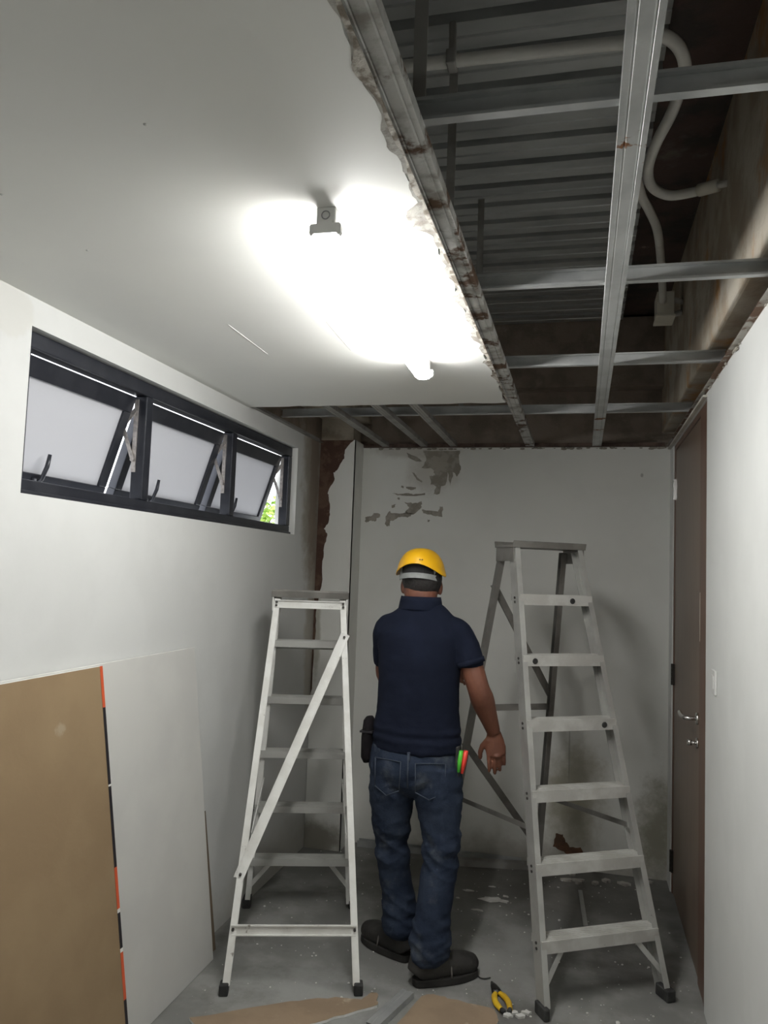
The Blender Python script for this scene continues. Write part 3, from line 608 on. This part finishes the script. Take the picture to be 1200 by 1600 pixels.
# ------------------------------------------------------------------ the man
def fuse(mb, voxel, it=6, fac=.5, disp=None):
    me = mb.mesh('tmp'); o = bpy.data.objects.new('tmp', me); COL.objects.link(o)
    m = o.modifiers.new('r', 'REMESH'); m.mode = 'VOXEL'; m.voxel_size = voxel
    s = o.modifiers.new('s', 'SMOOTH'); s.factor = fac; s.iterations = it
    dg = bpy.context.evaluated_depsgraph_get(); res = bpy.data.meshes.new_from_object(o.evaluated_get(dg))
    bpy.data.objects.remove(o, do_unlink=True)
    if disp:
        co = [v.co.copy() for v in res.vertices]; no = [v.normal.copy() for v in res.vertices]
        for v, c, n in zip(res.vertices, co, no): v.co = c+n*disp(c)
    return res
def catmull(keys, n=5):   # keys: (x,y,z,a,b) -> smooth path and radii
    K = [Vector(k) for k in keys]
    K = [K[0]*2-K[1]]+K+[K[-1]*2-K[-2]]; P = []; R = []
    def ev(a, b, c, d, t): return .5*((2*b)+(c-a)*t+(2*a-5*b+4*c-d)*t*t+(3*b-a-3*c+d)*t**3)
    for i in range(1, len(K)-2):
        for k in range(n+(1 if i == len(K)-3 else 0)):
            q = ev(K[i-1], K[i], K[i+1], K[i+2], k/n); P.append(Vector(q[:3])); R.append((max(.004, q[3]), max(.004, q[4])))
    return P, R
def limb(mb, keys, n=5, seg=20, ref=(1, 0, 0)):
    P, R = catmull(keys, n); mb.tube(P, R, seg, ref=ref)
    mb.ell(P[0], (R[0][0]*.96, R[0][1]*.96, min(R[0])*.5), 14, 8); mb.ell(P[-1], (R[-1][0]*.96, R[-1][1]*.96, min(R[-1])*.5), 14, 8)
    return mb
def simple(mb, pts, rr):  # tapered chain with round joints
    mb.tube(pts, rr, 12)
    for p, q in zip(pts, rr): mb.ell(p, (q, q, q), 12, 8)
M_skin = mat('brown_skin', (.175, .068, .040), (.14, .052, .031), 14, rough=.5, bump=.05, bscale=120)
M_hair = mat('black_hair', (.012, .010, .010), (.02, .017, .016), 60, rough=.6, bump=.4, bscale=200)
M_navy = mat('navy_polo_cotton', (.0065, .009, .019), (.0085, .0115, .024), 8, rough=.95, bump=.12, bscale=160, spec=.15)
M_jean = mat('dark_denim', (.013, .020, .038), (.023, .033, .056), 9, .4, .62, rough=.9, bump=.2, bscale=180, spec=.2, c3=(.062, .072, .086), s3=6.5, lo3=.54, hi3=.72)
M_stitch = mat('faded_seam', (.038, .050, .072), rough=.9)
M_boot = mat('dusty_black_leather', (.013, .012, .011), (.026, .024, .022), 9, rough=.65, bump=.15, bscale=60)
M_sole = mat('boot_sole', (.012, .011, .010), (.024, .022, .020), 10, rough=.85)
PX, PY = -.655, 3.30
# wrist and hand of the hanging right arm
sh_r, el_r, wr_r = Vector((.168, -.005, 1.375)), Vector((.252, -.015, 1.135)), Vector((.306, .10, .945))
sh_l, el_l, wr_l = Vector((-.155, .01, 1.375)), Vector((-.168, .125, 1.140)), Vector((.05, .255, 1.150))
bd = MB()
# head: skull, jaw, nose, brow, ears, lips, neck
HC = Vector((-.008, .032, 1.550)); HR = Matrix.Rotation(math.radians(12), 4, 'Z') @ Matrix.Rotation(math.radians(-8), 4, 'X')
def H(x, y, z): return HC+(HR @ Vector((x, y, z)))
bd.ell(H(0, -.008, .030), (.080, .098, .100), 24, 16, HR.to_3x3()); bd.ell(H(0, .022, -.045), (.064, .068, .068), 20, 12, HR.to_3x3())
bd.ell(H(0, .062, -.090), (.024, .022, .018), 12, 8)
bd.tube([H(0, .082, .015), H(0, .098, -.012), H(0, .106, -.030), H(0, .088, -.038)], [.008, .010, .013, .010], 10)
bd.ell(H(-.026, .078, .022), (.024, .012, .009), 12, 8); bd.ell(H(.026, .078, .022), (.024, .012, .009), 12, 8)
bd.ell(H(0, .084, -.060), (.022, .010, .006), 12, 8); bd.ell(H(0, .082, -.069), (.019, .010, .006), 12, 8)
for s in (-1, 1):
    bd.ell(H(s*.079, -.004, -.012), (.010, .020, .032), 14, 10, (HR @ Matrix.Rotation(s*-.35, 4, 'Z')).to_3x3())
limb(bd, [(-.002, -.002, 1.40, .070, .064), (-.003, .004, 1.46, .068, .064), (-.006, .008, 1.51, .071, .069), (-.008, .018, 1.56, .072, .074)], 4)
# torso and legs under the clothes
limb(bd, [(0, 0, .80, .150, .095), (0, 0, .95, .145, .090), (0, 0, 1.15, .150, .095), (0, .0, 1.32, .150, .090), (0, 0, 1.40, .085, .065)], 5)
LEG_L = [(-.093, .0, .80), (-.100, .02, .52), (-.060, .045, .16), (-.056, .043, .11)]
LEG_R = [(.093, -.01, .80), (.122, -.035, .52), (.100, -.105, .16), (.098, -.125, .11)]
for L in (LEG_L, LEG_R): limb(bd, [(*L[0], .080, .085), (*L[1], .050, .052), (*L[2], .036, .038), (*L[3], .040, .046)], 5, 16)
# arms
for sh, el, wr in ((sh_r, el_r, wr_r), (sh_l, el_l, wr_l)):
    d1 = (el-sh).normalized(); d2 = (wr-el).normalized(); k = el.lerp(wr, .28)
    limb(bd, [(*sh, .034, .036), (*sh.lerp(el, .55), .047, .047), (*el, .046, .046), (*k, .049, .049), (*el.lerp(wr, .7), .037, .038), (*wr, .029, .032)], 5, 16)
def hand(mb, w, dirv, palm_n, side, curl=.35, k=1.0):
    sub = MB(); hand_(sub, Vector((0, 0, 0)), dirv, palm_n, side, curl); mb.add([w+Vector(p)*k for p in sub.v], sub.f)
def hand_(mb, w, dirv, palm_n, side, curl=.35):
    # w wrist, dirv finger direction, palm_n palm normal, side: direction of the thumb
    f = dirv.normalized(); t = (side-f*side.dot(f)).normalized(); n = f.cross(t); n = n if n.dot(palm_n) > 0 else -n
    q = [w, w+f*.03, w+f*.06, w+f*.088]
    mb.tube(q, [(.027, .019), (.036, .017), (.041, .0155), (.039, .0135)], 14, ref=t)
    mb.ell(w+f*.088, (.02, .02, .012), 10, 8)
    for i, (off, ln, r_) in enumerate(((.030, .072, .0086), (.010, .080, .0090), (-.010, .074, .0086), (-.029, .058, .0076))):
        b = w+f*(.080-.004*abs(i-1.2))+t*off; pts = [b]; ang = curl*(.5+.14*i); cur = b
        for s_, fr in enumerate((.45, .31, .24)):
            dv = (f*math.cos(ang)+n*math.sin(ang)+t*off*.9).normalized(); cur = cur+dv*ln*fr; pts.append(cur); ang += curl*(1.1 if s_ == 0 else .8)
        simple(mb, pts, [r_, r_*.97, r_*.92, r_*.78])
    b = w+f*.028+t*.026; p1 = b+(f*.62+t*.62+n*.35).normalized()*.034; p2 = p1+(f*.86+t*.30+n*.40).normalized()*.028; p3 = p2+(f*.95+t*.02+n*.30).normalized()*.022
    simple(mb, [b, p1, p2, p3], [.0130, .0110, .0098, .0080])
hand(bd, wr_r+(wr_r-el_r).normalized()*.004, Vector((.14, .02, -1)), Vector((-.5, 1, 0)), Vector((-1, -.35, 0)), .15, 1.10)
hand(bd, wr_l, Vector((1, .10, .02)), Vector((0, -.3, -1)), Vector((0, .5, 1)), .55)
def root_mesh(mb, vox, it): return fuse(mb, vox, it)
man = link('person', root_mesh(bd, .0042, 3), M_skin, None, True); man.location = (PX, PY, 0)
tag(man, 'man seen from behind in yellow hard hat, navy polo shirt and jeans, right arm hanging', 'person')
for s in (-1, 1):
    MB().ell(H(s*.029, .080, .008), (.011, .008, .008), 12, 8).build('eye', mat('eye_white', (.7, .68, .65), rough=.2) if s < 0 else bpy.data.materials['eye_white'], man, True)
# hair: cap over the back and sides of the head
hr = MB(); hv = []; n, mm = 32, 12
for i in range(mm+1):
    ph = math.radians(5+134*i/mm)
    for j in range(n+1):
        th = math.radians(180+180*j/n)+(j/n-.5)*2*math.radians(25)*max(0, 1-i/mm*1.3)
        v = Vector((math.sin(ph)*math.cos(th)*.0835, math.sin(ph)*math.sin(th)*.1015, math.cos(ph)*.1035))
        low = i/mm
        hv.append(H(v.x, v.y-.008, v.z+.030))
hr.add(hv, [(i*(n+1)+j, i*(n+1)+j+1, (i+1)*(n+1)+j+1, (i+1)*(n+1)+j) for i in range(mm) for j in range(n)])
o = hr.build('hair', M_hair, man, True); sm = o.modifiers.new('t', 'SOLIDIFY'); sm.thickness = .006; sm.offset = 0
# polo shirt
def fold(c, amp, f=(9, 9, 16), seed=0):
    return amp*noise.fractal(Vector((c.x*f[0], c.y*f[1], c.z*f[2]+seed)), 1., 2., 3)
shb = MB()
limb(shb, [(-.002, -.004, .868, .189, .130), (-.002, -.004, .93, .186, .128), (-.001, -.004, 1.03, .176, .122), (0, -.004, 1.13, .172, .121), (0, -.006, 1.23, .176, .122), (0, -.004, 1.31, .183, .112), (0, .0, 1.375, .178, .096), (0, .002, 1.405, .160, .088), (0, .004, 1.430, .128, .080), (-.002, .008, 1.465, .086, .072)], 6, 28)
d1 = (el_r-sh_r).normalized()
limb(shb, [(*(sh_r+Vector((-.060, 0, -.004))), .058, .058), (*(sh_r+Vector((-.010, 0, -.020))), .058, .062), (*sh_r.lerp(el_r, .30), .058, .063), (*sh_r.lerp(el_r, .58), .0585, .063)], 5, 18)
limb(shb, [(*(sh_l+Vector((.055, 0, -.004))), .058, .058), (*(sh_l+Vector((.008, 0, -.020))), .058, .062), (*sh_l.lerp(el_l, .40), .060, .063), (*sh_l.lerp(el_l, .72), .060, .062)], 5, 18)
def shirt_fold(c):
    k = .0045 if c.z < 1.05 else .003
    return fold(c, k, (7, 7, 13)) + .004*max(0, 1-abs(c.z-.93)/.05)*math.sin(c.z*140+3*noise.noise((c.x*6, c.y*6, 0)))
shirt = link('polo_shirt', fuse(shb, .0065, 5, .5, shirt_fold), M_navy, man, True)
cl = MB(); rg = []
for (z, dy, a, b) in ((1.446, .004, .096, .083), (1.478, .006, .090, .081), (1.500, .008, .085, .080), (1.498, .008, .080, .075), (1.470, .008, .082, .074)):
    rg.append([(-.004+a*math.cos(2*math.pi*j/28), dy+b*math.sin(2*math.pi*j/28), z-.022*max(0, math.sin(2*math.pi*j/28))) for j in range(28)])
cl.add([p for q in rg for p in q], [(i*28+j, i*28+(j+1) % 28, (i+1)*28+(j+1) % 28, (i+1)*28+j) for i in range(4) for j in range(28)])
cl.build('collar', M_navy, shirt, True)
# sleeve hem band
a_, b_ = sh_r.lerp(el_r, .53), sh_r.lerp(el_r, .615)
MB().tube([a_, b_], [(.061, .0655), (.0605, .065)], 22, ref=(1, 0, 0)).build('cuff', M_navy, shirt, True)
# jeans
jb_ = MB()
limb(jb_, [(-.004, 0, .905, .176, .118), (-.006, -.002, .85, .188, .126), (-.008, -.006, .79, .190, .134), (-.006, -.004, .735, .168, .118)], 5, 26)
limb(jb_, [(-.096, -.004, .80, .096, .114), (-.098, .002, .70, .099, .108), (-.102, .010, .60, .083, .092), (-.104, .022, .51, .072, .078), (-.094, .030, .42, .066, .074), (-.084, .040, .33, .064, .072), (-.066, .045, .24, .064, .072), (-.054, .048, .165, .068, .076), (-.050, .05, .118, .070, .078)], 5, 20)
limb(jb_, [(.090, -.006, .80, .098, .114), (.096, -.014, .70, .099, .108), (.110, -.022, .60, .085, .092), (.122, -.034, .51, .073, .078), (.120, -.050, .42, .070, .075), (.112, -.072, .33, .069, .074), (.104, -.094, .24, .069, .074), (.100, -.112, .16, .071, .076), (.099, -.122, .105, .072, .078)], 5, 20)
def jean_fold(c):
    k = .010*math.exp(-((c.z-.48)/.09)**2)+.012*math.exp(-((c.z-.16)/.09)**2)+.006*math.exp(-((c.z-.72)/.06)**2)+.0025
    q = noise.fractal(Vector((c.x*7+c.z*6, c.y*7, c.z*19-c.x*8)), 1., 2.1, 3)
    s = 1-2*abs(noise.noise(Vector((c.x*6+c.z*5, c.y*6, c.z*15+c.x*9))))
    return k*(.8*q+.9*s) + .003*fold(c, 1, (5, 5, 5), 4)
jeans = link('jeans', fuse(jb_, .006, 4, .5, jean_fold), M_jean, man, True)
# back pockets and seam
def surf_y(x, z): return -.006-.132*math.sqrt(max(.02, 1-((x+.006)/.20)**2))
for s in (-1, 1):
    p = MB(); cx = -.006+s*.088; pts = [(-.058, .058), (.058, .058), (.055, -.055), (0, -.082), (-.055, -.055)]
    vs = []
    for a, b in pts: vs.append((cx+a, surf_y(cx+a, 0)-.006, .782+b+s*0))
    path = vs+[vs[0]]
    for i in range(5): p.tube([path[i], path[i+1]], .0022, 6)
    p.build('pocket_stitching', M_stitch, jeans, True)
MB().tube([(-.006, surf_y(0, 0)-.004, .875), (-.006, surf_y(0, 0)-.006, .80), (-.006, surf_y(0, 0)-.000, .74)], .003, 6).build('back_seam', M_stitch, jeans, True)
MB().box(-.012, .000, surf_y(0, 0)-.002, surf_y(0, 0)+.012, .845, .880).build('belt_loop', M_stitch, jeans, bevel=.002)
# safety shoes
def shoe(heel, toe, label):
    heel, toe = Vector(heel), Vector(toe); f = (toe-heel).normalized(); L = (toe-heel).length; t = Vector((-f.y, f.x, 0))
    root = empty('shoe'); root.parent = man
    up = Vector((0, 0, 1)); mb = MB()
    keys = [(0.01, .034, .075), (.08, .046, .125), (.22, .049, .142), (.38, .050, .122), (.52, .053, .102), (.68, .056, .092), (.84, .055, .084), (.95, .044, .072), (1., .026, .050)]
    P = []; R = []
    for s, w_, h_ in keys: P.append(heel+f*L*s+up*(.008+h_/2)); R.append((w_, h_/2))
    mb.tube(P, R, 18, ref=t)
    mb.tube([heel+f*L*.22+up*.09, heel+f*L*.20+up*.15], [(.046, .054), (.045, .052)], 18, ref=t)
    me = fuse(mb, .005, 6)
    o = link('shoe', me, M_boot, man, True); bpy.data.objects.remove(root, do_unlink=True)
    outl = []
    for k in range(28):
        a = 2*math.pi*k/28; x = .5-.5*math.cos(a); w_ = math.sin(a)
        wd = (.042+.018*min(1, max(0, (x-.15)/.5)))*(abs(w_)**.55)*(1 if w_ > 0 else -1)
        outl.append(heel+f*L*(x*1.03-.012)+t*wd)
    sm = MB(); nn = len(outl); sm.add([p+up*.001 for p in outl]+[p+up*.030 for p in outl], [tuple(range(nn-1, -1, -1)), tuple(range(nn, 2*nn))]+[(i, (i+1) % nn, nn+(i+1) % nn, nn+i) for i in range(nn)])
    sm.build('sole', M_sole, o, bevel=.004)
    hl = MB(); hl.prism([(-.004, .04), (.004, .04), (.006, .16), (-.006, .16)], heel+f*L*.40-t*.046, heel+f*L*.40+t*.046, f, up) if 0 else None
    sp = MB(); c = heel+f*L*.50+up*.030
    sp.tube([c+t*(.055*math.cos(a))+up*(.084*math.sin(a)) for a in [math.pi*k/14 for k in range(15)]], .0035, 6); sp.build('edge_piping', mat('worn_piping', (.12, .11, .10), rough=.7) if 'worn_piping' not in bpy.data.materials else bpy.data.materials['worn_piping'], o, True)
    return o
shoe((.050, -.165, 0), (.262, .012, 0), ''); shoe((-.008, .012, 0), (-.232, .165, 0), '')
# hard hat
hh = MB(); n, mm = 48, 14; vv = []
HX, HY_, HZ0 = -.012, .030, 1.602
for i in range(mm+1):
    u = i/mm
    for j in range(n):
        th = 2*math.pi*j/n; c, s = math.cos(th), math.sin(th)      # s=-1 is the back
        back = max(0, -s)
        rim = -.018+.054*back**2.0+.016*max(0, s)
        ph = u*math.pi/2
        r_ = math.sin(ph)**.82; zz = math.cos(ph)
        fl = 1+.05*max(0, u-.86)/.14
        brim = max(0, s)**3*.055*max(0, u-.86)/.14
        x = .103*r_*c*fl; y = (.132*r_*fl)*s+brim
        vv.append((HX+x, HY_+y, HZ0+rim+(.103-rim)*zz))
hh.add(vv, [(i*n+j, i*n+(j+1) % n, (i+1)*n+(j+1) % n, (i+1)*n+j) for i in range(mm) for j in range(n)])
M_hat = mat('yellow_hat_plastic', (.74, .40, .008), (.68, .36, .008), 5, rough=.38)
hat = hh.build('hard_hat', M_hat, man, True); so = hat.modifiers.new('t', 'SOLIDIFY'); so.thickness = .004; so.offset = -1
hat.modifiers.new('s', 'SUBSURF').levels = 1; hat.modifiers['s'].render_levels = 1
hat['label'] = 'yellow hard hat'
def band(z0, z1, r0, r1, a0, a1, th, name, m, dz=lambda q: 0):
    b = MB(); k = 24; vs = []
    for i in range(k+1):
        q = i/k; a = math.radians(a0+(a1-a0)*q); c, s = math.cos(a), math.sin(a)
        for (rr, z) in ((0, z0), (0, z1), (th, z1), (th, z0)):
            vs.append((HX+(r0+rr)*c, HY_-.004+(r1+rr)*s, z+dz(q)))
    b.add(vs, [(i*4+j, i*4+(j+1) % 4, (i+1)*4+(j+1) % 4, (i+1)*4+j) for i in range(k) for j in range(4)]+[(0, 1, 2, 3), (k*4+3, k*4+2, k*4+1, k*4)])
    return b.build(name, m, hat, False)
band(1.566, 1.588, .087, .112, 205, 335, .004, 'nape_strap', mat('pale_grey_strap', (.27, .28, .275), (.22, .23, .225), 20, rough=.6), lambda q: .012*math.sin(q*math.pi))
band(1.572, 1.622, .086, .112, 200, 220, .003, 'strap_tab', bpy.data.materials['pale_grey_strap'])
band(1.572, 1.622, .086, .112, 322, 340, .003, 'strap_tab', bpy.data.materials['pale_grey_strap'])
band(1.592, 1.640, .084, .109, 185, 355, .002, 'sweatband', mat('black_foam', (.012, .012, .012), rough=.9))
for x in (.006, .016): MB().box(x-.003, x+.003, -.098, -.094, 1.652, 1.656).build('maker_mark', mat('mark_black', (.05, .04, .03), rough=.7) if x < .01 else bpy.data.materials['mark_black'], hat)
# belt pouch at the left hip and tool at the right hip
pb = MB(); pb.tube([(-.205, -.015, .985), (-.205, -.015, .97), (-.208, -.015, .90), (-.208, -.015, .82), (-.206, -.015, .80)], [(.014, .030), (.024, .040), (.028, .044), (.027, .044), (.018, .034)], 18, ref=(1, 0, 0))
po = pb.build('belt_pouch', mat('black_pouch_nylon', (.006, .005, .006), (.010, .008, .010), 30, rough=.9, bump=.2, bscale=150, spec=.2), man, True); po['label'] = 'black belt pouch'
MB().box(-.2345, -.18, -.060, .03, .925, .932).build('pouch_flap', M_bk, po)
tl = MB().box(.170, .186, -.055, -.005, .78, .90).build('tool_holder', M_rub, man, bevel=.004)
for a, b, cc, nm in (((.192, -.045, .885), (.184, -.05, .80), (.10, .62, .05), 'green'), ((.212, -.040, .885), (.198, -.045, .795), (.80, .06, .04), 'red')):
    g = MB().tube([a, Vector(a).lerp(Vector(b), .5), b], [(.009, .014), (.010, .015), (.006, .010)], 12, ref=(1, 0, 0)).build('tool_grip', mat(nm+'_grip', cc, rough=.4), tl, True); g['label'] = nm+' plastic tool grip'
